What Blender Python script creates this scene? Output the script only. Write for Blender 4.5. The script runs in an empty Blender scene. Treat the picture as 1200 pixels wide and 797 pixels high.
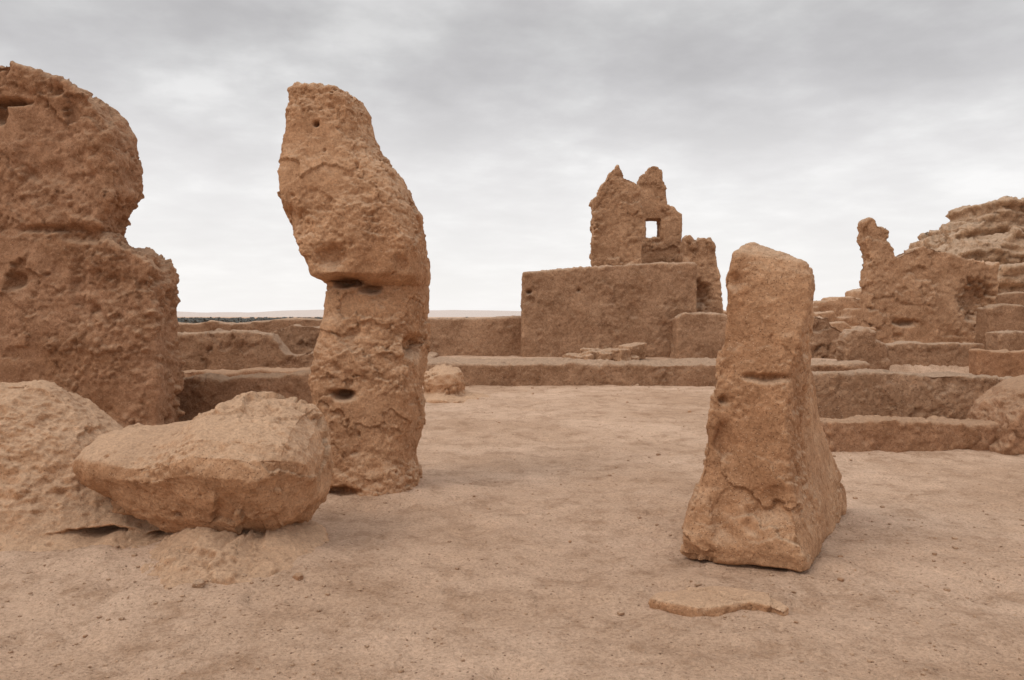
import bpy, bmesh, math, random
import numpy as np
from mathutils import Vector
random.seed(4); np.random.seed(4)
sc=bpy.context.scene
F=933.0; EYE=1.6; HZ=368.0
# surveyed position: bearing column, elevation row, distance (m) -> metres
def W(px,py,D): return ((px-600.0)*D/F, D, EYE-(py-HZ)*D/F)

# ------------------------------------------------------------ noise
def _h(ix,iy,iz,seed):
    h=(ix*374761393+iy*668265263+iz*2147483647*3+seed*1274126177)&0xFFFFFFFF
    h=((h^(h>>13))*1274126177)&0xFFFFFFFF
    h=((h^(h>>16))*2246822519)&0xFFFFFFFF
    h=h^(h>>15)
    return (h&0xFFFFFF)/float(0xFFFFFF)
def vnoise(p,seed=0):
    i=np.floor(p).astype(np.int64); f=p-i; u=f*f*f*(f*(f*6-15)+10)
    x,y,z=i[:,0],i[:,1],i[:,2]
    def c(a,b,d): return _h(x+a,y+b,z+d,seed)
    ux,uy,uz=u[:,0],u[:,1],u[:,2]
    x00=c(0,0,0)*(1-ux)+c(1,0,0)*ux; x10=c(0,1,0)*(1-ux)+c(1,1,0)*ux
    x01=c(0,0,1)*(1-ux)+c(1,0,1)*ux; x11=c(0,1,1)*(1-ux)+c(1,1,1)*ux
    return ((x00*(1-uy)+x10*uy)*(1-uz)+(x01*(1-uy)+x11*uy)*uz)*2-1
R=np.array([[0.0,0.8,0.6],[-0.8,0.36,-0.48],[-0.6,-0.48,0.64]])
def fbm(p,o=4,seed=0,g=0.5):
    a=1.0;s=0;t=0;q=p.copy()
    for k in range(o):
        s=s+a*vnoise(q,seed+k*17);t+=a;a*=g;q=(q@R)*2.03+11.3
    return s/t
def worley(p,seed=0):
    i=np.floor(p).astype(np.int64)
    f1=np.full(len(p),9.0);f2=np.full(len(p),9.0);idv=np.zeros(len(p))
    for a in (-1,0,1):
        for b in (-1,0,1):
            for c in (-1,0,1):
                x,y,z=i[:,0]+a,i[:,1]+b,i[:,2]+c
                q=np.stack([x+_h(x,y,z,seed),y+_h(x,y,z,seed+1),z+_h(x,y,z,seed+2)],1)
                d=np.sqrt(((p-q)**2).sum(1)); r=_h(x,y,z,seed+3)
                m=d<f1
                f2=np.where(m,f1,np.minimum(f2,d)); idv=np.where(m,r,idv); f1=np.where(m,d,f1)
    return f1,f2,idv
def sstep(a,b,x):
    t=np.clip((x-a)/(b-a),0,1); return t*t*(3-2*t)

# ------------------------------------------------------------ materials
def N(nt,typ,**kw):
    n=nt.nodes.new(typ)
    for k,v in kw.items(): setattr(n,k,v)
    return n
def ramp(nt,src,stops):
    r=N(nt,'ShaderNodeValToRGB'); e=r.color_ramp.elements
    e[0].position=stops[0][0]; e[0].color=stops[0][1]
    e[1].position=stops[-1][0]; e[1].color=stops[-1][1]
    for s in stops[1:-1]:
        x=e.new(s[0]); x.color=s[1]
    nt.links.new(src,r.inputs[0]); return r.outputs[0]
def g(v): return (v,v,v,1)
def mixc(nt,bt,fac,a,b):
    m=N(nt,'ShaderNodeMix',data_type='RGBA',blend_type=bt)
    for sock,v in ((0,fac),(6,a),(7,b)):
        if isinstance(v,(int,float,tuple)): m.inputs[sock].default_value=v
        else: nt.links.new(v,m.inputs[sock])
    return m.outputs[2]
def noise(nt,vec,scale,detail=5,rough=.6):
    n=N(nt,'ShaderNodeTexNoise'); n.inputs['Scale'].default_value=scale
    n.inputs['Detail'].default_value=detail; n.inputs['Roughness'].default_value=rough
    nt.links.new(vec,n.inputs['Vector']); return n.outputs['Fac']
def voro(nt,vec,scale,feature='F1'):
    n=N(nt,'ShaderNodeTexVoronoi',feature=feature); n.inputs['Scale'].default_value=scale
    nt.links.new(vec,n.inputs['Vector']); return n
def math_(nt,op,a,b=0.0):
    m=N(nt,'ShaderNodeMath',operation=op)
    for i,v in enumerate((a,b)):
        if isinstance(v,(int,float)): m.inputs[i].default_value=v
        else: nt.links.new(v,m.inputs[i])
    return m.outputs[0]
def earth(name,A,B,dust,lump=9.0,lumpd=0.02,fine=1.0,cs=1.0):
    A=(A[0],A[1]*.965,A[2]*.92,1); B=(B[0],B[1]*.965,B[2]*.92,1); dust=(dust[0],dust[1]*.97,dust[2]*.94,1)
    m=bpy.data.materials.new(name); m.use_nodes=True; nt=m.node_tree
    b=nt.nodes['Principled BSDF']; b.inputs['Roughness'].default_value=0.95
    b.inputs['Specular IOR Level'].default_value=0.15
    ge=N(nt,'ShaderNodeNewGeometry'); P=ge.outputs['Position']
    n1=noise(nt,P,1.1,5,.65); c=mixc(nt,'MIX',ramp(nt,n1,[(.38,g(0)),(.62,g(1))]),A,B)
    n2=noise(nt,P,6*cs,6,.75); c=mixc(nt,'MULTIPLY',0.75,c,ramp(nt,n2,[(.32,(.66,.60,.54,1)),(.5,(.98,.97,.96,1)),(.7,(1.22,1.21,1.2,1))]))
    n3=noise(nt,P,50*cs,5,.8); c=mixc(nt,'MULTIPLY',0.8,c,ramp(nt,n3,[(.33,(.62,.57,.52,1)),(.5,g(1)),(.68,(1.32,1.3,1.28,1))]))
    v=voro(nt,P,75*cs); gr=ramp(nt,v.outputs['Distance'],[(.14,g(1)),(.3,g(0))])
    sel=ramp(nt,v.outputs['Color'],[(.66,g(0)),(.74,g(1))])
    c=mixc(nt,'MIX',mixc(nt,'MULTIPLY',1.0,gr,sel),c,(min(1,B[0]*1.45),min(1,B[1]*1.6),B[2]*1.8,1))
    sel2=ramp(nt,v.outputs['Color'],[(.26,g(1)),(.34,g(0))])
    c=mixc(nt,'MIX',mixc(nt,'MULTIPLY',1.0,gr,sel2),c,(A[0]*.5,A[1]*.45,A[2]*.45,1))
    s=N(nt,'ShaderNodeSeparateXYZ'); nt.links.new(ge.outputs['Normal'],s.inputs[0])
    up=ramp(nt,s.outputs['Z'],[(.2,g(0)),(.8,g(.6))])
    c=mixc(nt,'MIX',up,c,mixc(nt,'MULTIPLY',.8,dust,ramp(nt,n3,[(.33,g(.7)),(.68,g(1.2))])))
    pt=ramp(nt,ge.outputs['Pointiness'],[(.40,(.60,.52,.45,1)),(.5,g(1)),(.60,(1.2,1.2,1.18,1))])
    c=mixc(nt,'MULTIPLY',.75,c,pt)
    nt.links.new(c,b.inputs['Base Color'])
    vl=voro(nt,P,lump)
    b1=N(nt,'ShaderNodeBump'); b1.inputs['Distance'].default_value=lumpd; b1.inputs['Strength'].default_value=.8
    hh=math_(nt,'ADD',math_(nt,'MULTIPLY',vl.outputs['Distance'],-.8),math_(nt,'MULTIPLY',noise(nt,P,lump*2.2,6,.8),1.2))
    nt.links.new(hh,b1.inputs['Height'])
    b3=N(nt,'ShaderNodeBump'); b3.inputs['Distance'].default_value=0.012*fine; b3.inputs['Strength'].default_value=1
    hh=math_(nt,'ADD',n3,math_(nt,'MULTIPLY',gr,.45))
    nt.links.new(hh,b3.inputs['Height']); nt.links.new(b1.outputs[0],b3.inputs['Normal'])
    nt.links.new(b3.outputs[0],b.inputs['Normal'])
    return m
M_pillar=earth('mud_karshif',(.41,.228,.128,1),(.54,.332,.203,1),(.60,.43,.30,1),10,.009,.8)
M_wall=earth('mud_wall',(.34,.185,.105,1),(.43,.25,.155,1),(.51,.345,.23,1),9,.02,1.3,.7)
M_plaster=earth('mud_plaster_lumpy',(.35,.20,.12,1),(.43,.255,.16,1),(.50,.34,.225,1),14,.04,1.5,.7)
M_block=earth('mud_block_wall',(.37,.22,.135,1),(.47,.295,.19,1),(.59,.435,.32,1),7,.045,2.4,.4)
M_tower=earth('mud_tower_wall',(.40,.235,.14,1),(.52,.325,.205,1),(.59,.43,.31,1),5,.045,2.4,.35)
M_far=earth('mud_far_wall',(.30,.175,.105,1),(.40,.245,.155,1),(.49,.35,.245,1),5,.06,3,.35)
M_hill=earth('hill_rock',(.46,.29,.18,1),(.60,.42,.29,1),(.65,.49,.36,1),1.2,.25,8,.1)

def ground_mat():
    m=bpy.data.materials.new('packed_sand'); m.use_nodes=True; nt=m.node_tree
    b=nt.nodes['Principled BSDF']; b.inputs['Roughness'].default_value=0.96; b.inputs['Specular IOR Level'].default_value=.12
    P=N(nt,'ShaderNodeNewGeometry').outputs['Position']
    n1=noise(nt,P,.5,6,.62)
    c=mixc(nt,'MIX',ramp(nt,n1,[(.38,g(0)),(.62,g(1))]),(.50,.33,.222,1),(.63,.44,.315,1))
    n2=noise(nt,P,2.6,7,.78); c=mixc(nt,'MULTIPLY',1.0,c,ramp(nt,n2,[(.36,(.74,.69,.64,1)),(.5,g(1)),(.66,(1.12,1.12,1.12,1))]))
    n3=noise(nt,P,48,5,.85); c=mixc(nt,'MULTIPLY',.9,c,ramp(nt,n3,[(.34,(.64,.59,.54,1)),(.5,g(1)),(.68,(1.24,1.23,1.22,1))]))
    v=voro(nt,P,36); gr=ramp(nt,v.outputs['Distance'],[(.12,g(1)),(.24,g(0))])
    sel=ramp(nt,v.outputs['Color'],[(.72,g(0)),(.76,g(1))])
    k=mixc(nt,'MULTIPLY',1.0,gr,sel); c=mixc(nt,'MIX',k,c,(.25,.145,.09,1))
    v2=voro(nt,P,85); gr2=ramp(nt,v2.outputs['Distance'],[(.12,g(1)),(.28,g(0))])
    c=mixc(nt,'MIX',math_(nt,'MULTIPLY',gr2,.4),c,(.71,.54,.41,1))
    nt.links.new(c,b.inputs['Base Color'])
    b1=N(nt,'ShaderNodeBump'); b1.inputs['Distance'].default_value=.085; b1.inputs['Strength'].default_value=.9
    nt.links.new(noise(nt,P,5.5,6,.67),b1.inputs['Height'])
    b2=N(nt,'ShaderNodeBump'); b2.inputs['Distance'].default_value=.011; b2.inputs['Strength'].default_value=1
    hh=math_(nt,'ADD',n3,math_(nt,'ADD',math_(nt,'MULTIPLY',gr2,.3),math_(nt,'MULTIPLY',k,.7)))
    nt.links.new(hh,b2.inputs['Height']); nt.links.new(b1.outputs[0],b2.inputs['Normal'])
    nt.links.new(b2.outputs[0],b.inputs['Normal'])
    return m
M_ground=ground_mat()
def plain(name,col,rough=.95):
    m=bpy.data.materials.new(name); m.use_nodes=True; nt=m.node_tree; b=nt.nodes['Principled BSDF']
    b.inputs['Roughness'].default_value=rough; b.inputs['Specular IOR Level'].default_value=.1
    P=N(nt,'ShaderNodeNewGeometry').outputs['Position']
    c=mixc(nt,'MULTIPLY',.8,col,ramp(nt,noise(nt,P,3,5,.7),[(.3,g(.6)),(.7,g(1.35))]))
    nt.links.new(c,b.inputs['Base Color']); return m

# ------------------------------------------------------------ mesh helpers
def link(o): sc.collection.objects.link(o); return o
def raw_mesh(parts):
    bm=bmesh.new()
    for vs,fs in parts:
        vv=[bm.verts.new(v) for v in vs]
        for f in fs:
            try: bm.faces.new([vv[i] for i in f])
            except ValueError: pass
    bmesh.ops.triangulate(bm,faces=[f for f in bm.faces if len(f.verts)>4])
    bmesh.ops.recalc_face_normals(bm,faces=bm.faces)
    me=bpy.data.meshes.new('tmp'); bm.to_mesh(me); bm.free(); return me
def loft(rings):
    n=len(rings[0]); vs=[p for r in rings for p in r]; fs=[]
    for k in range(len(rings)-1):
        for i in range(n):
            j=(i+1)%n; fs.append((k*n+i,k*n+j,(k+1)*n+j,(k+1)*n+i))
    fs.append(tuple(range(n))); fs.append(tuple((len(rings)-1)*n+i for i in range(n)))
    return vs,fs
def slab(outline,D,T,jit=.035,step=.35):
    """wall with the given elevation outline, front face at distance D, thickness T; edges worn irregular"""
    Dm=D+T/2; P=[W(px,py,Dm) for px,py in outline]; Q=[]; n=len(P)
    rn=random.Random(int(outline[0][0]*7+D*100)); sc_=max(1.0,D/14)
    for i in range(n):
        a=P[i]; b=P[(i+1)%n]; Q.append((a[0],a[2]))
        L=math.hypot(b[0]-a[0],b[2]-a[2])
        if min(a[2],b[2])<.15 or L>60: continue
        k=int(L/(step*sc_*rn.uniform(.7,1.3)))
        h=0
        for j in range(1,k):
            t=j/k
            if rn.random()<.35: h=rn.uniform(-1,.5)*jit*1.6
            Q.append((a[0]+(b[0]-a[0])*t+rn.uniform(-.5,.5)*jit,a[2]+(b[2]-a[2])*t+h+rn.uniform(-1,.6)*jit))
    n=len(Q); vs=[(x,y,z) for y in (D,D+T) for x,z in Q]
    fs=[tuple(range(n)),tuple(range(n,2*n))]
    for i in range(n):
        j=(i+1)%n; fs.append((i,j,n+j,n+i))
    return vs,fs
def box(x0,x1,y0,y1,z0,z1):
    vs=[(x,y,z) for z in (z0,z1) for (x,y) in ((x0,y0),(x1,y0),(x1,y1),(x0,y1))]
    return vs,[(0,1,2,3),(4,5,6,7),(0,1,5,4),(1,2,6,5),(2,3,7,6),(3,0,4,7)]
def solid(name,parts,voxel,smooth,mat,amp=(.06,.03,.012),freq=(1.0,4.0,14.0),plate=.03,pf=3.0,pits=0.0,pitf=5.0,
          dents=(),cut=(),seed=1,strata=0.0,sf=3.0,parent=None,grain=0.0,gf=11,gmask=None):
    me=raw_mesh(parts); o=link(bpy.data.objects.new(name+'_t',me))
    for cparts in cut:
        c=link(bpy.data.objects.new('c',raw_mesh([cparts])))
        b=o.modifiers.new('b','BOOLEAN'); b.object=c; b.operation='DIFFERENCE'; b.solver='EXACT'
    r=o.modifiers.new('r','REMESH'); r.mode='VOXEL'; r.voxel_size=voxel
    if smooth:
        s=o.modifiers.new('s','SMOOTH'); s.factor=.5; s.iterations=smooth
    dg=bpy.context.evaluated_depsgraph_get(); ev=o.evaluated_get(dg)
    m=bpy.data.meshes.new_from_object(ev); n=len(m.vertices)
    for x in [x for x in sc.objects if x.name=='c' or x.name.startswith('c.')]: bpy.data.objects.remove(x)
    bpy.data.objects.remove(o)
    co=np.zeros(n*3); m.vertices.foreach_get('co',co); co=co.reshape(-1,3)
    no=np.zeros(n*3); m.vertices.foreach_get('normal',no); no=no.reshape(-1,3)
    d=np.zeros(n)
    rough=.2+.85*sstep(-.15,.35,fbm(co*1.7,3,seed+55))   # some faces weathered smooth, others crumbling
    for a,f,k in zip(amp,freq,range(9)):
        if a: d+=a*fbm(co*f,4,seed*31+k*7,.6)*1.6*(1 if k==0 else rough)
    if plate:
        mask=sstep(-.15,.3,fbm(co*1.1,3,seed+77))
        wp=np.stack([fbm(co*pf*1.2,4,seed+5,.65),fbm(co*pf*1.2,4,seed+6,.65),fbm(co*pf*1.2,4,seed+7,.65)],1)
        wq=co*pf*np.array([1,1,1.5])+.6*wp
        _,_,idv=worley(wq,seed+9); d+=plate*(idv-.6)*1.5*mask
        _,_,idv=worley(wq*2.7+5,seed+19); d+=plate*.4*(idv-.6)*1.5*rough
    if pits:
        wp=co+.06*np.stack([fbm(co*7,2,15),fbm(co*7,2,16),fbm(co*7,2,17)],1)
        f1,f2,idv=worley(wp*pitf,seed+40)
        d-=pits*np.where(idv>.88,1,0)*sstep(.30,.12,f1)
        f1,f2,idv=worley(wp*pitf*2.9,seed+41)
        d-=pits*.5*np.where(idv>.9,1,0)*sstep(.35,.12,f1)
    if strata:
        w=co[:,2]*sf+.6*fbm(co*.35*sf,3,seed+3)
        d+=strata*vnoise(np.stack([w*0+3.3,w*0+7.1,w],1),seed+2)*(1-abs(no[:,2]))
        d+=strata*.5*vnoise(np.stack([w*0+1.3,w*0+2.1,w*2.7],1),seed+8)*(1-abs(no[:,2]))
    if grain:
        gm=.35+.65*sstep(-.2,.25,fbm(co*2.2,3,seed+99))
        if gmask is not None: gm=gm*gmask(co)
        f1,f2,idv=worley(co*gf,seed+60); d+=grain*gm*sstep(.6,.1,f1)*(idv>.3)*idv
        f1,f2,idv=worley(co*gf*2.1,seed+61); d+=grain*gm*.7*sstep(.6,.1,f1)*(idv>.3)*idv
    co2=co+no*d[:,None]
    for (c,rad,dep,dr) in dents:
        q=((co-np.array(c))/np.array(rad)); q=q+0.45*np.stack([fbm(co*7,4,5,.65),fbm(co*7,4,6,.65),fbm(co*7,4,7,.65)],1)
        k=np.exp(-((q**2).sum(1))**1.8)*dep*(no@np.array(dr)<.35)
        co2+=np.array(dr)[None,:]*k[:,None]
    org=np.array([co2[:,0].mean(),co2[:,1].mean(),max(0.0,co2[:,2].min())])
    m.vertices.foreach_set('co',(co2-org).ravel())
    m.polygons.foreach_set('use_smooth',[True]*len(m.polygons)); m.update()
    m.materials.clear(); m.materials.append(mat); m.name=name
    ob=link(bpy.data.objects.new(name,m)); ob.location=org
    if parent: ob.parent=parent
    return ob
def empty(name):
    e=bpy.data.objects.new(name,None); return link(e)
def ring(px_l,px_r,z,Df,Db,n=28,pw=2.8,skew=0.0):
    Dm=(Df+Db)/2; xl=(px_l-600)*Dm/F; xr=(px_r-600)*Dm/F; cx=(xl+xr)/2; rx=(xr-xl)/2; ry=(Db-Df)/2
    out=[]
    for i in range(n):
        t=2*math.pi*i/n; c,s=math.cos(t),math.sin(t)
        u=math.copysign(abs(c)**(2/pw),c); v=math.copysign(abs(s)**(2/pw),s)
        out.append((cx+rx*u+skew*v,Dm+ry*v,z))
    return out

# ------------------------------------------------------------ hero pieces
S=[(107,356,412,6.92,7.4),(111,350,420,6.88,7.45),(128,349,431,6.86,7.5),(150,348,434,6.85,7.5),(168,342,439,6.84,7.5),(190,338,449,6.82,7.55),(203,332,460,6.8,7.55),
(225,335,473,6.76,7.6),(250,343,487,6.74,7.6),(275,356,494,6.72,7.6),(300,367,496,6.72,7.6),(322,377,496,6.74,7.6),(334,390,496,6.93,7.6),
(370,388,497,6.92,7.65),(410,380,497,6.88,7.65),(450,375,495,6.84,7.65),(500,373,490,6.8,7.65),(540,376,484,6.8,7.65),(565,374,488,6.76,7.7),
(588,364,496,6.66,7.8),(630,345,512,6.45,8.0)]
rings=[ring(l,r,EYE-(py-HZ)*7.1/F,a,b,skew=.05,pw=4.2) for py,l,r,a,b in S]
fr=(0,1,0)
dents=[(W(402,331,6.8),(.15,.3,.035),.30,fr),(W(432,338,6.85),(.10,.3,.04),.16,fr),(W(400,463,6.8),(.085,.3,.04),.24,fr),(W(486,404,7.1),(.07,.3,.10),.22,(-.6,.75,0)),
 (W(350,262,6.9),(.16,.4,.12),.10,fr),(W(388,300,6.8),(.12,.3,.10),.10,fr),(W(372,147,6.9),(.025,.2,.025),.10,fr),
 (W(395,578,6.8),(.18,.3,.05),.14,fr),(W(412,385,6.9),(.09,.3,.10),.04,fr),(W(470,310,6.9),(.05,.3,.08),.05,fr),(W(440,520,6.9),(.12,.3,.16),.04,fr)]
solid('mud_brick_pillar',[loft(rings)],.0095,2,M_pillar,amp=(.042,.022,.010),freq=(1.8,6,24),plate=.025,pf=2.6,pits=.045,pitf=3.6,dents=dents,seed=3,grain=.007,gf=18,strata=.006,sf=4)

def q8(z,FL,FR,BR,BL,dz=0.0):
    P=[]
    pts=[((a-600)*d/F,d) for a,d in (FL,FR,BR,BL)]; zz=(z,z-dz,z-dz*1.3,z-dz*.3)
    for i in range(4):
        a=pts[i];b=pts[(i+1)%4]
        for t in (0.04,0.35,0.65,0.96): P.append((a[0]+(b[0]-a[0])*t,a[1]+(b[1]-a[1])*t,zz[i]+(zz[(i+1)%4]-zz[i])*t))
    return P
rr=[q8(2.05,(880,5.14),(912,5.10),(920,5.35),(896,5.4),.05),
q8(2.025,(868,5.10),(930,5.04),(938,5.5),(886,5.5),.06),
q8(1.98,(861,5.05),(944,4.98),(949,5.6),(880,5.6),.06),
q8(1.84,(855,5.03),(948,4.95),(953,5.65),(874,5.65),.03),
q8(1.6,(850,5.05),(945,4.95),(954,5.7),(872,5.7)),
q8(1.42,(845,5.06),(938,4.92),(953,5.8),(868,5.8)),
q8(1.2,(837,5.06),(928,4.9),(953,5.9),(862,5.9)),
q8(1.0,(828,5.08),(923,4.88),(956,6.05),(858,6.0)),
q8(.72,(822,5.1),(926,4.88),(965,6.2),(852,6.1)),
q8(.5,(814,5.14),(931,4.84),(976,6.35),(846,6.2)),
q8(.32,(801,5.12),(940,4.78),(986,6.45),(840,6.3)),
q8(.15,(793,5.12),(947,4.72),(992,6.55),(840,6.3)),
q8(.05,(796,5.16),(947,4.74),(994,6.55),(840,6.3)),
q8(.0,(814,5.3),(938,4.9),(994,6.55),(840,6.3)),
q8(-.3,(818,5.4),(934,5.05),(994,6.55),(840,6.3))]
dents=[(W(895,442,5.0),(.12,.3,.025),.06,fr),(W(850,605,5.0),(.08,.3,.14),.06,fr),
(W(905,672,4.85),(.2,.3,.03),.16,fr),(W(852,520,5.0),(.06,.2,.12),.06,fr),(W(905,590,4.9),(.12,.2,.10),.05,fr),(W(862,330,5.0),(.05,.2,.06),.05,fr),(W(850,470,5.0),(.03,.2,.03),.06,fr)]
solid('mud_brick_wall_remnant',[loft(rr)],.0095,2,M_pillar,amp=(.030,.022,.010),freq=(1.7,6,24),plate=.025,pf=2.6,pits=.030,pitf=3.3,dents=dents,seed=28,grain=.007,gf=18)
# broken crust of floor plaster by its foot
ol=[(.74,4.33),(.86,4.24),(.98,4.19),(1.10,4.20),(1.22,4.26),(1.33,4.24),(1.42,4.13),(1.46,4.20),(1.42,4.36),(1.30,4.46),(1.12,4.50),(.95,4.46),(.80,4.42)]
solid('broken_mud_slab',[loft([[(1.1+(x-1.1)*k,4.34+(y-4.34)*k,z) for x,y in ol] for z,k in ((-.06,.97),(.03,1.0),(.055,.97),(.062,.8))])],.009,2,M_pillar,amp=(.018,.012,.006),freq=(3,8,24),plate=.015,pf=5,seed=29,grain=.005,gf=20)

# left foreground stub (long eroded wall base)
def xs(px,top,Df=4.95,Dt=5.75,Db=6.5):
    z=EYE-(top-HZ)*Dt/F
    pf_=[(Df-.35,-.2),(Df-.12,.03),(Df+.12,.2*z),(Df+.34,.5*z),(Df+.54,.82*z),(Dt,z),(Dt+.35,z*.98),(Db-.2,.6*z),(Db,.1*z),(Db+.1,-.3)]
    return [((px-600)*Dt/F,y,max(-.3,zz)) for y,zz in pf_]
st=[xs(-420,470,4.6),xs(-200,440,4.8),xs(-80,452,4.95),xs(0,451),xs(30,447),xs(60,456),xs(90,478),xs(115,504),xs(150,530),xs(190,552),xs(225,570,4.95,5.75,6.3),xs(262,585,5.0,5.7,6.2),xs(300,600,5.0,5.7,6.1),xs(335,625,5.05,5.6,6.0),xs(365,650,5.15,5.5,5.8)]
solid('eroded_wall_stub',[loft(st)],.0125,4,M_pillar,amp=(.045,.022,.010),freq=(1.5,5,20),plate=.016,pf=3,pits=.022,pitf=4,seed=12,grain=.010,gf=16,
 dents=[(W(95,634,5.0),(.18,.3,.03),.3,fr),(W(165,636,5.0),(.07,.3,.02),.2,fr)])
prof=[(-1.0,.1),(-.97,.38),(-.8,.62),(-.4,.85),(.1,1),(.6,1),(.92,.8),(1,.2),(.95,-.4),(.6,-.85),(.2,-1),(-.2,-1),(-.5,-.88),(-.72,-.6),(-.88,-.25)]
def bx(px,t,b,Df,Db):
    Dm=(Df+Db)/2; zt=EYE-(t-HZ)*Dm/F; zb=EYE-(b-HZ)*Dm/F
    return [((px-600)*Dm/F,Dm+(Db-Df)/2*u,(zt+zb)/2+(zt-zb)/2*v) for u,v in prof]
bb=[bx(104,528,552,5.25,5.6),bx(114,511,572,5.15,5.7),bx(140,503,590,5.05,5.8),bx(175,501,602,4.98,5.85),bx(210,498,612,4.9,5.9),bx(235,484,616,4.85,5.95),
bx(264,471,620,4.8,5.95),bx(300,467,632,4.77,5.95),bx(330,474,630,4.8,5.9),bx(355,484,612,4.87,5.85),bx(374,502,592,5.0,5.8),bx(382,528,574,5.12,5.65)]
solid('fallen_mud_block',[loft(bb)],.0095,2,M_pillar,amp=(.045,.026,.010),freq=(1.8,5,22),plate=.045,pf=1.9,pits=.03,seed=21,grain=.008,gf=18)
solid('rubble_mound',[loft([ring(235,326,.29,5.05,5.7,pw=2.2),ring(222,344,.22,4.85,5.75,pw=2.2),ring(205,362,.15,4.68,5.8,pw=2.2),ring(185,376,.09,4.5,5.9,pw=2.2),ring(150,392,-.12,4.2,5.95,pw=2.2)])],.012,5,M_pillar,
 amp=(.045,.03,.012),freq=(2,6,18),plate=.05,pf=4,seed=33,dents=[(W(285,622,4.95),(.13,.35,.06),.35,fr)],grain=.010,gf=14)

# ------------------------------------------------------------ big ruined wall, left
def pl(co):   # coarse plaster survives only on the lower right part
    w=.35*fbm(co*1.5,3,7)
    return .25+.75*sstep(-5.95,-5.7,co[:,0]+w)*sstep(3.0,2.6,co[:,2]+.5*w)
solid('ruined_mud_brick_wall',[slab([(-420,60),(-200,75),(-60,80),(0,80),(30,85),(52,90),(75,98),(95,106),(108,116),(118,122),(128,134),(138,150),(144,158),(144,178),(149,190),(149,212),(152,228),(146,238),(138,250),(131,262),(130,274),(138,285),(150,292),(170,298),(182,304),(190,316),(193,350),(195,400),(197,430),(196,500),(197,560),(-420,560)],10.4,.75)],.021,2,M_wall,
 amp=(.08,.045,.022),freq=(.7,2.6,12),plate=.06,pf=1.7,pits=.07,pitf=2.2,seed=41,grain=.055,gf=9,gmask=pl,strata=.012,sf=2.5,
 dents=[(W(12,122,10.5),(.3,.5,.05),.25,fr),(W(3,136,10.5),(.12,.5,.12),.2,fr),(W(112,276,10.4),(.40,.5,.09),.13,fr),(W(60,268,10.4),(.45,.5,.05),.09,fr),(W(92,330,10.4),(.10,.5,.5),.06,fr),
  (W(55,200,10.4),(.25,.5,.15),.07,fr),(W(20,330,10.4),(.12,.5,.10),.12,fr)])

# ------------------------------------------------------------ low walls, left middle ground
solid('low_mud_wall',[slab([(150,445),(203,444),(240,440),(290,441),(372,437),(420,436),(420,560),(150,560)],11.5,.45)],.025,4,M_plaster,amp=(.06,.035,.015),freq=(.8,3,11),plate=.03,pf=3,seed=51,grain=.035,gf=9)
solid('low_mud_wall',[slab([(150,436),(215,434),(300,433),(380,432),(470,434),(470,480),(150,480)],14.4,.5)],.035,2,M_wall,amp=(.05,.03,.01),freq=(.8,3,9),plate=.02,pf=2.5,seed=52,grain=.03,gf=8)
solid('courtyard_wall',[slab([(150,392),(235,391),(250,388),(300,388),(322,390),(330,402),(340,414),(352,417),(365,411),(385,408),(385,470),(150,470)],16.5,.6)],.04,1,M_block,amp=(.05,.04,.02),freq=(.8,2,8),plate=.04,pf=2,seed=53,grain=.03,gf=7)
solid('courtyard_wall',[slab([(120,379),(207,378),(255,376),(300,377),(330,374),(385,373),(410,376),(410,450),(120,450)],20,.7)],.05,1,M_block,amp=(.03,.03,.02),freq=(.7,2,6),plate=.03,pf=2,seed=54,grain=.03,gf=7)
solid('ruined_low_wall',[slab([(318,389),(333,384),(345,380),(372,382),(386,386),(388,470),(318,470)],17.8,.5)],.035,1,M_block,amp=(.06,.05,.03),freq=(.8,3,8),plate=.06,pf=2.4,seed=55,grain=.03,gf=7)
solid('perimeter_wall',[slab([(380,375),(450,374),(500,373),(560,373),(615,371),(640,371),(640,440),(380,440)],22.3,.6)],.045,1,M_block,amp=(.04,.02,.02),freq=(.6,2,6),plate=.03,pf=2,seed=56,grain=.04,gf=6)

xl=(440-600)*18/F; xr=(1012-600)*18/F
solid('terrace_edge_wall',[box(xl,xr,17.75,19.4,-.3,.49),box(xl,xl+1,17.75,24,-.3,.47)],.038,2,M_block,amp=(.07,.045,.025),freq=(.5,2,7),plate=.04,pf=2,seed=57,grain=.04,gf=7)

# ------------------------------------------------------------ tower building
e=empty('ruined_tower_house')
solid('lower_block',[slab([(613,322),(640,319),(690,315),(740,312),(795,310),(806,312),(808,440),(611,440)],21.8,2.2)],.042,1,M_block,amp=(.05,.03,.02),freq=(.5,2,7),plate=.04,pf=1.6,pits=.05,pitf=1.1,seed=61,grain=.045,gf=6,parent=e,
 dents=[(W(620,342,21.8),(.07,.6,.06),.2,fr),(W(678,340,21.8),(.05,.6,.06),.10,fr)])
wx,wy,wz=W(765,268,24.6)
solid('tower_walls',[slab([(694,330),(692,300),(694,262),(693,237),(700,229),(703,219),(710,214),(713,205),(719,202),(722,196),(727,203),(729,211),(736,214),(743,217),(748,221),(750,262),(749,330)],22.6,.6),
  slab([(735,330),(735,215),(741,220),(748,218),(749,207),(757,205),(758,199),(766,197),(774,200),(775,212),(779,222),(778,242),(788,245),(791,250),(797,252),(796,290),(797,330)],24.3,.6),
  slab([(692,330),(692,250),(700,235),(708,240),(708,330)],23,1.8)],
  .033,1,M_tower,amp=(.03,.03,.022),freq=(.8,2.4,8),plate=.05,pf=2.0,pits=.07,pitf=1.8,seed=62,grain=.025,gf=6,parent=e,
  cut=[box(wx-.26,wx+.2,23.5,26,wz-.32,wz+.28)])
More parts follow.
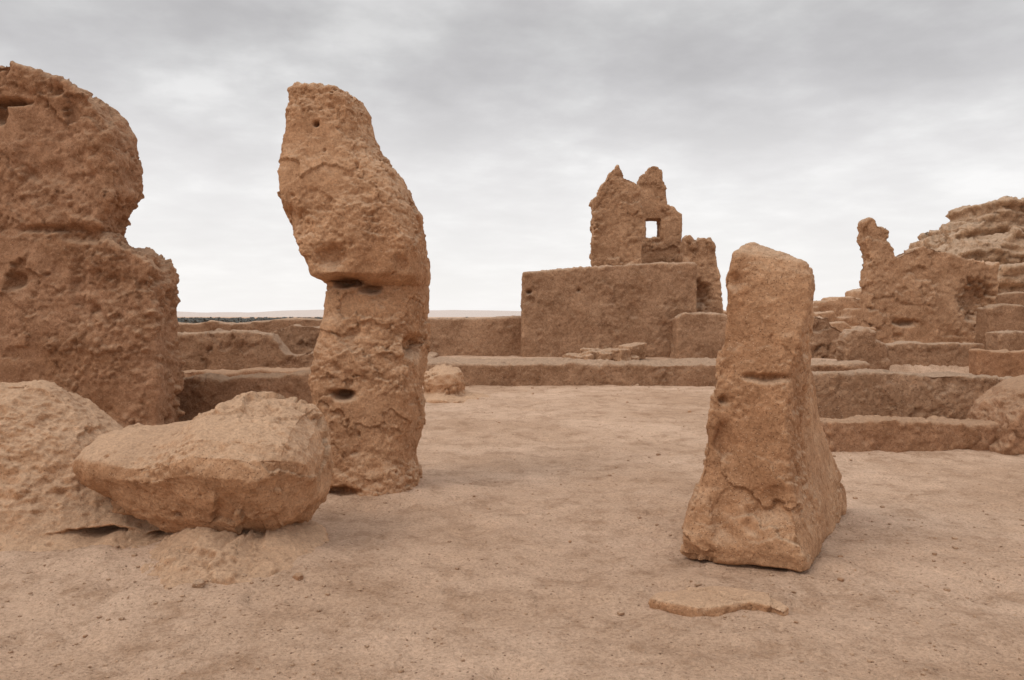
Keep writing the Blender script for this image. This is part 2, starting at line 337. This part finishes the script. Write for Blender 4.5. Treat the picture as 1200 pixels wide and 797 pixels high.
solid('side_wall',[slab([(796,330),(799,300),(801,279),(806,276),(810,283),(816,281),(821,279),(829,280),(834,288),(836,300),(838,318),(842,345),(845,370),(846,440),(796,440)],23.2,.7)],.038,1,M_tower,amp=(.04,.04,.025),freq=(.8,2.4,7),plate=.07,pf=2.0,pits=.08,pitf=1.8,seed=63,grain=.03,gf=6,parent=e,
  dents=[(W(818,345,23.2),(.35,.7,.35),.35,fr)])
solid('buttress',[slab([(789,440),(790,373),(797,368),(820,367),(842,368),(850,370),(852,440)],21.1,.9)],.038,1,M_block,amp=(.03,.03,.02),freq=(.6,2,6),plate=.03,pf=2,seed=64,grain=.04,gf=7,parent=e)

parts=[]
for i in range(48):
    D=random.uniform(18.6,19.6); px=random.gauss(703,18) if i%2 else random.uniform(664,745); s=random.uniform(.07,.19)*(1.25 if 690<px<735 else .7)
    x=(px-600)*D/F; z=.49+s*.6
    if i==0: x,D,z,s=(741-600)*19.2/F,19.2,.70,.28
    vs,fs=box(-s,s,-s*.8,s*.8,-s*.7,s*.7); a=random.uniform(0,3)
    vs=[(x+v[0]*math.cos(a)-v[1]*math.sin(a)+v[2]*random.uniform(-.2,.2),D+v[0]*math.sin(a)+v[1]*math.cos(a),z+v[2]*random.uniform(.6,1.1)) for v in vs]
    parts.append((vs,fs))
solid('rubble_heap',parts,.025,1,M_tower,amp=(.02,.02,.01),freq=(1,5,12),plate=.02,pf=5,seed=65)
solid('mud_lump',[loft([ring(508,528,.60,14.9,15.3,pw=2.2),ring(498,541,.50,14.7,15.5,pw=2.2),ring(492,546,.3,14.6,15.6,pw=2.2),ring(496,544,.14,14.6,15.6,pw=2.2),ring(480,575,.03,14.3,15.9,pw=2.2),ring(475,590,-.2,14.2,16,pw=2.2)])],.022,2,M_pillar,amp=(.06,.03,.01),freq=(1.5,4,10),plate=.06,pf=2.0,seed=66)

# ------------------------------------------------------------ right-hand walls
solid('low_mud_wall',[slab([(930,439),(960,436),(1040,436),(1120,438),(1200,442),(1290,444),(1290,560),(930,560)],12.0,.5)],.028,2,M_block,amp=(.05,.03,.015),freq=(.7,3,11),plate=.03,pf=2.5,seed=71,grain=.035,gf=9)
solid('mud_bench',[slab([(962,492),(1000,490),(1080,492),(1140,495),(1175,493),(1300,492),(1300,590),(962,590)],9.3,.55)],.022,3,M_wall,amp=(.05,.03,.012),freq=(.8,3,11),plate=.03,pf=2.5,seed=72,grain=.03,gf=10)
solid('eroded_wall_stump',[slab([(1140,600),(1148,520),(1158,512),(1160,490),(1172,470),(1188,454),(1206,446),(1250,440),(1330,450),(1330,600)],9.0,.9)],.022,6,M_wall,amp=(.06,.03,.015),freq=(1,3,12),plate=.04,pf=2.5,seed=73,grain=.02)
solid('courtyard_wall',[slab([(1030,404),(1060,401),(1110,401),(1147,403),(1149,460),(1030,460)],19.5,.5)],.036,1,M_block,amp=(.04,.03,.02),freq=(.7,2,8),plate=.04,pf=2,seed=74,grain=.035,gf=7)
solid('courtyard_wall',[slab([(1162,389),(1200,388),(1300,390),(1300,470),(1162,470)],19,.6)],.036,1,M_block,amp=(.04,.03,.02),freq=(.7,2,8),plate=.04,pf=2,seed=75,grain=.035,gf=7)
solid('courtyard_wall',[slab([(1140,409),(1200,410),(1300,411),(1300,470),(1140,470)],16.5,.4)],.035,1,M_wall,amp=(.04,.03,.02),freq=(.7,2,8),plate=.04,pf=2,seed=76,grain=.03,gf=7)
e=empty('ruined_mud_house')
solid('broken_gable',[slab([(1012,430),(1012,400),(1015,370),(1013,330),(1016,300),(1010,284),(1012,272),(1009,262),(1014,256),(1020,258),(1023,267),(1030,269),(1034,274),(1033,284),(1040,292),(1043,303),(1048,303),(1056,298),(1066,294),(1076,290),(1092,295),(1110,299),(1128,306),(1145,309),(1156,312),(1163,308),(1164,330),(1163,430)],28,.7)],.042,1,M_tower,amp=(.05,.04,.03),freq=(.6,2,7),plate=.07,pf=1.5,pits=.10,pitf=1.3,seed=77,grain=.035,gf=5,parent=e,
 dents=[(W(1145,352,28),(.55,1,.7),.5,fr),(W(1060,378,28),(.4,1,.12),.3,fr)])
solid('inner_wall',[slab([(1135,430),(1138,352),(1160,345),(1200,342),(1320,345),(1320,430)],31,.8)],.06,1,M_far,amp=(.05,.05,.04),freq=(.6,2,6),plate=.07,pf=1.6,seed=78,parent=e)
solid('front_wall',[slab([(1150,430),(1152,362),(1165,357),(1200,358),(1320,360),(1320,430)],25,.8)],.05,1,M_far,amp=(.05,.05,.04),freq=(.6,2,6),plate=.07,pf=1.6,seed=79,parent=e)
solid('ruined_low_wall',[slab([(984,450),(985,400),(988,392),(994,386),(1003,387),(1010,384),(1018,390),(1020,400),(1030,404),(1034,410),(1038,450)],18.6,.5)],.034,1,M_block,amp=(.05,.05,.03),freq=(.8,3,9),plate=.07,pf=2.5,seed=80,grain=.03,gf=7)
solid('ruined_low_wall',[slab([(935,450),(938,376),(950,369),(958,372),(966,370),(970,385),(985,390),(990,405),(990,450)],21,.7)],.04,1,M_block,amp=(.05,.05,.03),freq=(.8,3,8),plate=.07,pf=2.5,seed=81,grain=.03,gf=7)
solid('ruined_low_wall',[slab([(850,450),(850,392),(880,388),(935,384),(935,450)],24,.7)],.05,1,M_far,amp=(.06,.05,.03),freq=(.8,3,8),plate=.05,pf=2.5,seed=82,grain=.03)
solid('ruined_house_cluster',[slab([(830,430),(835,366),(850,364),(870,366),(900,364),(930,362),(950,362),(951,354),(972,354),(973,349),(990,348),(991,352),(1000,351),(1001,341),(1010,339),(1030,338),(1030,430)],38,2),
  slab([(950,430),(953,366),(972,364),(975,372),(992,372),(993,361),(1020,362),(1030,430)],32,1),
  slab([(960,430),(962,378),(984,377),(990,384),(1020,384),(1020,430)],27,1)],.07,1,M_tower,amp=(.05,.05,.03),freq=(.5,1.6,5),plate=.08,pf=1.2,pits=.12,pitf=1.1,seed=83)

solid('rocky_hill',[slab([(1060,320),(1076,300),(1084,290),(1090,281),(1102,278),(1105,270),(1122,268),(1126,260),(1139,261),(1141,241),(1150,238),(1160,242),(1170,238),(1180,240),(1184,248),(1195,246),(1212,252),(1270,262),(1360,300),(1450,360),(1450,430),(1040,430)],64,8),
 slab([(1030,430),(1070,330),(1100,300),(1120,285),(1145,290),(1165,276),(1190,282),(1230,280),(1300,310),(1450,380),(1450,430)],59,6),
 slab([(1040,430),(1110,345),(1130,318),(1160,312),(1200,318),(1300,340),(1450,380),(1450,430)],53,7)],.15,1,M_hill,amp=(.3,.22,.12),freq=(.16,.7,2.5),plate=.4,pf=.55,seed=84,strata=.55,sf=1.3,pits=.3,pitf=.5)

# ------------------------------------------------------------ ground sheet
na=1100
r=np.concatenate([np.linspace(.0,2.4,14)[1:],np.geomspace(2.42,24,380),np.geomspace(24.5,9000,107)])
nr=len(r); th=np.linspace(0,2*math.pi,na,endpoint=False)
RR,TT=np.meshgrid(r,th,indexing='ij'); X=(RR*np.sin(TT)).ravel(); Y=(RR*np.cos(TT)).ravel()
def gh(X,Y):
    P=np.stack([X,Y,np.zeros_like(X)],1)
    d=np.hypot(X,Y-10)
    z=np.zeros_like(X)
    near=1-sstep(40,60,d)
    z+=near*(.035*fbm(P*.35,3,1)+.028*fbm(P*1.5,4,2)+.018*fbm(P*5,4,3)+.009*fbm(P*16,3,4))
    f1,f2,idv=worley(P*2.6+.4*fbm(P*5,2,6)[:,None],90); z+=near*-.024*sstep(.42,.2,f1)*(idv>.5)
    f1,f2,idv=worley(P*9,91); z+=near*.010*sstep(.35,.1,f1)*(idv>.82)
    z+=.42*sstep(19.2,19.6,Y)*sstep(-3,-2.5,X)*near
    z+=-14*sstep(50,110,d)+3*fbm(P*.002,3,9)*sstep(300,900,d)
    def mound(x,y,rx,ry,h): return h*np.exp(-(((X-x)/rx)**2+((Y-y)/ry)**2))
    z+=mound(-1.25,7.15,.9,.9,.08)+mound(1.95,5.4,.7,.8,.05)+mound(-2.0,5.1,1.3,.8,.11)+mound(-3.9,5.3,1.4,.9,.08)
    z+=mound(-1.25,15.2,.9,.6,.06)+mound(-2.6,11.2,2,.7,.08)+mound(1.15,4.62,.55,.25,.05)
    return z
Z=gh(X,Y)
co=np.stack([X,Y,Z],1); co=np.vstack([co,[[0,0,gh(np.array([0.]),np.array([0.]))[0]]]])
idx=np.arange(nr*na).reshape(nr,na); a=idx[:-1]; b=idx[1:]
quads=np.stack([a,np.roll(a,-1,1),np.roll(b,-1,1),b],-1).reshape(-1,4)
faces=[tuple(q) for q in quads[:, ::-1].tolist()]
c=nr*na
faces+=[(c,int(idx[0,(k+1)%na]),int(idx[0,k])) for k in range(na)]
me=bpy.data.meshes.new('ground'); me.from_pydata(co.tolist(),[],faces); me.update()
bm=bmesh.new(); bm.from_mesh(me); bmesh.ops.recalc_face_normals(bm,faces=bm.faces)
bm.faces.ensure_lookup_table()
if bm.faces[100].normal.z<0: bmesh.ops.reverse_faces(bm,faces=bm.faces)
bm.to_mesh(me); bm.free()
me.polygons.foreach_set('use_smooth',[True]*len(me.polygons)); me.materials.append(M_ground)
link(bpy.data.objects.new('ground',me))

# ------------------------------------------------------------ pebbles
bm=bmesh.new(); bmesh.ops.create_icosphere(bm,subdivisions=2,radius=1); bv=np.array([v.co[:] for v in bm.verts]); bf=[[v.index for v in f.verts] for f in bm.faces]; bm.free()
def scatter(name,pts,mat):
    V=[];Fc=[];o=0
    for (x,y,z,s,sd) in pts:
        q=bv*(1+.3*fbm(bv*1.3+sd*3.7,2,5)[:,None])*np.array([1,random.uniform(.6,1),random.uniform(.4,.7)])*s
        q=np.where(np.abs(q)>s*.72,np.sign(q)*s*.72,q)
        a=random.uniform(0,6.28); ca,sa=math.cos(a),math.sin(a)
        q=np.stack([q[:,0]*ca-q[:,1]*sa,q[:,0]*sa+q[:,1]*ca,q[:,2]],1)+np.array([x,y,z+s*.2])
        V.append(q); Fc+= [[i+o for i in f] for f in bf]; o+=len(bv)
    me=bpy.data.meshes.new(name); me.from_pydata(np.vstack(V).tolist(),[],Fc); me.materials.append(mat)
    return link(bpy.data.objects.new(name,me))
pts=[]
for i in range(3000):
    y=3.0+14*random.random()**1.5; x=random.uniform(-.72,.72)*y
    s=min(.020,.0026+.0026*random.expovariate(1.0))*(1+.06*y)
    pts.append([x,y,0,s,i])
def cluster(cx,cy,rx,ry,n,s0):
    for i in range(n):
        pts.append([random.gauss(cx,rx),random.gauss(cy,ry),0,s0*(.3+random.expovariate(1.6)),i])
cluster(-1.9,4.5,.6,.2,140,.008); cluster(1.6,4.5,.5,.15,100,.007); cluster(2.6,5.4,.3,.5,80,.008); cluster(-1.2,6.5,.5,.15,80,.008)
cluster(1.0,17.4,4,.15,80,.016); cluster(3.6,9.1,1,.1,40,.01); cluster(-.3,4.2,.8,.5,60,.005)
px_=np.array([p[0] for p in pts]); py_=np.array([p[1] for p in pts]); pz=gh(px_,py_)
for p,z in zip(pts,pz): p[2]=z
scatter('pebbles',pts,earth('pebble_stone',(.29,.175,.11,1),(.47,.32,.22,1),(.5,.36,.26,1),30,.003))
st2=[]
for (a,b,s) in ((668,632,.014),(985,688,.024),(985,659,.022),(933,735,.014),(808,483,.04),(275,693,.024),(350,690,.04),(100,745,.014),(585,500,.02),(1130,665,.012),(735,470,.03),(560,470,.03),(1010,640,.016),(240,700,.025),(322,672,.04)):
    D=EYE*F/(b-HZ); x=(a-600)*D/F; st2.append([x,D,gh(np.array([x]),np.array([D]))[0],s,a])
scatter('loose_stones',st2,M_wall)

# ------------------------------------------------------------ distance: palm grove + dunes
V=[];Fc=[]
def tri(a,b,c_):
    k=len(V); V.extend([a,b,c_]); Fc.append((k,k+1,k+2))
for i in range(3200):
    D=random.uniform(750,1200); px=random.uniform(-250,440) if i%4 else random.uniform(440,1500); x=(px-600)*D/F; zb=-15; h=random.uniform(7,11)
    tri((x-.4,D,zb),(x+.4,D,zb),(x,D,zb+h))
    for k in range(9):
        a=random.uniform(0,6.28); L=random.uniform(3,5); dx,dy=math.cos(a)*L,math.sin(a)*L; dz=random.uniform(-2.5,1.5)
        m1=(x+dx*.5,D+dy*.5,zb+h+max(dz,0)*.9+.7); w=1.0
        tri((x,D,zb+h),(m1[0]-w*math.sin(a),m1[1]+w*math.cos(a),m1[2]),(m1[0]+w*math.sin(a),m1[1]-w*math.cos(a),m1[2]-.3))
        tri((m1[0]-w*math.sin(a),m1[1]+w*math.cos(a),m1[2]),(m1[0]+w*math.sin(a),m1[1]-w*math.cos(a),m1[2]-.3),(x+dx,D+dy,zb+h+dz-1))
me=bpy.data.meshes.new('palm_grove'); me.from_pydata(V,[],Fc); me.materials.append(plain('palm_foliage',(.12,.12,.11,1)))
link(bpy.data.objects.new('palm_grove',me))
nx,ny=500,14
xx=np.linspace(-6000,6000,nx); pr=np.linspace(0,1,ny)
P=np.stack([xx/900,xx*0,xx*0],1); H=22+14*fbm(P,5,4)+9*fbm(P*3,3,14)
V=[(float(x),float(4200+1400*t+150*math.sin(x/700)),float(-16+(h+16)*math.sin(math.pi*t)**.8)) for t in pr for x,h in zip(xx,H)]
Fc=[(j*nx+i,j*nx+i+1,(j+1)*nx+i+1,(j+1)*nx+i) for j in range(ny-1) for i in range(nx-1)]
me=bpy.data.meshes.new('desert_hills'); me.from_pydata(V,[],Fc); me.polygons.foreach_set('use_smooth',[True]*len(me.polygons)); me.materials.append(plain('hazy_desert',(.60,.52,.47,1)))
link(bpy.data.objects.new('desert_hills',me))

# ------------------------------------------------------------ world
sun_dir=Vector((-.62,-.42,.82)).normalized()
w=bpy.data.worlds.new('World'); sc.world=w; w.use_nodes=True; nt=w.node_tree; bg=nt.nodes['Background']
sky=N(nt,'ShaderNodeTexSky',sky_type='NISHITA'); sky.sun_disc=False
sky.sun_elevation=math.asin(sun_dir.z); sky.sun_rotation=math.atan2(sun_dir.x,sun_dir.y)
tc=N(nt,'ShaderNodeTexCoord'); sp=N(nt,'ShaderNodeSeparateXYZ'); nt.links.new(tc.outputs['Generated'],sp.inputs[0])
zc=math_(nt,'ADD',math_(nt,'MAXIMUM',sp.outputs['Z'],0.0),.17)
cb=N(nt,'ShaderNodeCombineXYZ')
ux=math_(nt,'DIVIDE',sp.outputs['X'],zc); uy=math_(nt,'DIVIDE',sp.outputs['Y'],zc)
nt.links.new(math_(nt,'ADD',math_(nt,'MULTIPLY',ux,.95),math_(nt,'MULTIPLY',uy,.3)),cb.inputs[0])
nt.links.new(math_(nt,'ADD',math_(nt,'MULTIPLY',uy,.95),math_(nt,'MULTIPLY',ux,-.3)),cb.inputs[1])
V_=cb.outputs[0]
n1=noise(nt,V_,.8,4,.5); n2=noise(nt,V_,3.0,6,.55)
mixn=math_(nt,'ADD',math_(nt,'MULTIPLY',n1,.52),math_(nt,'MULTIPLY',n2,.48))
cl=ramp(nt,mixn,[(.38,(6.5,6.35,6.4,1)),(.47,(7.3,7.15,7.2,1)),(.53,(8.1,8.0,8.0,1)),(.62,(9.8,9.7,9.65,1))])
hor=ramp(nt,sp.outputs['Z'],[(0,g(.9)),(.12,g(.58)),(.28,g(0))])
cl=mixc(nt,'MIX',hor,cl,(10.1,9.85,9.65,1))
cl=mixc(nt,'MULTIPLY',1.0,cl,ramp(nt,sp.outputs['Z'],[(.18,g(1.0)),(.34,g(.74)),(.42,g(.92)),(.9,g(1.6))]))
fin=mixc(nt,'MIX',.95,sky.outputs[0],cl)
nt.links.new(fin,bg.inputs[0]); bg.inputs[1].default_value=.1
L=bpy.data.lights.new('sun','SUN'); L.energy=1.1; L.angle=math.radians(24); L.color=(1,.92,.82)
lo=link(bpy.data.objects.new('sun',L)); lo.rotation_euler=sun_dir.to_track_quat('Z','Y').to_euler()
# ------------------------------------------------------------ camera
cam=bpy.data.cameras.new('camera'); cam.lens=28; cam.sensor_width=36; cam.shift_y=-30.5/1200; cam.clip_end=20000; cam.clip_start=.05
co_=link(bpy.data.objects.new('camera',cam)); co_.location=(0,0,EYE); co_.rotation_euler=(math.radians(90),0,0); sc.camera=co_
sc.view_settings.view_transform='Standard'; sc.view_settings.look='None'; sc.view_settings.exposure=0
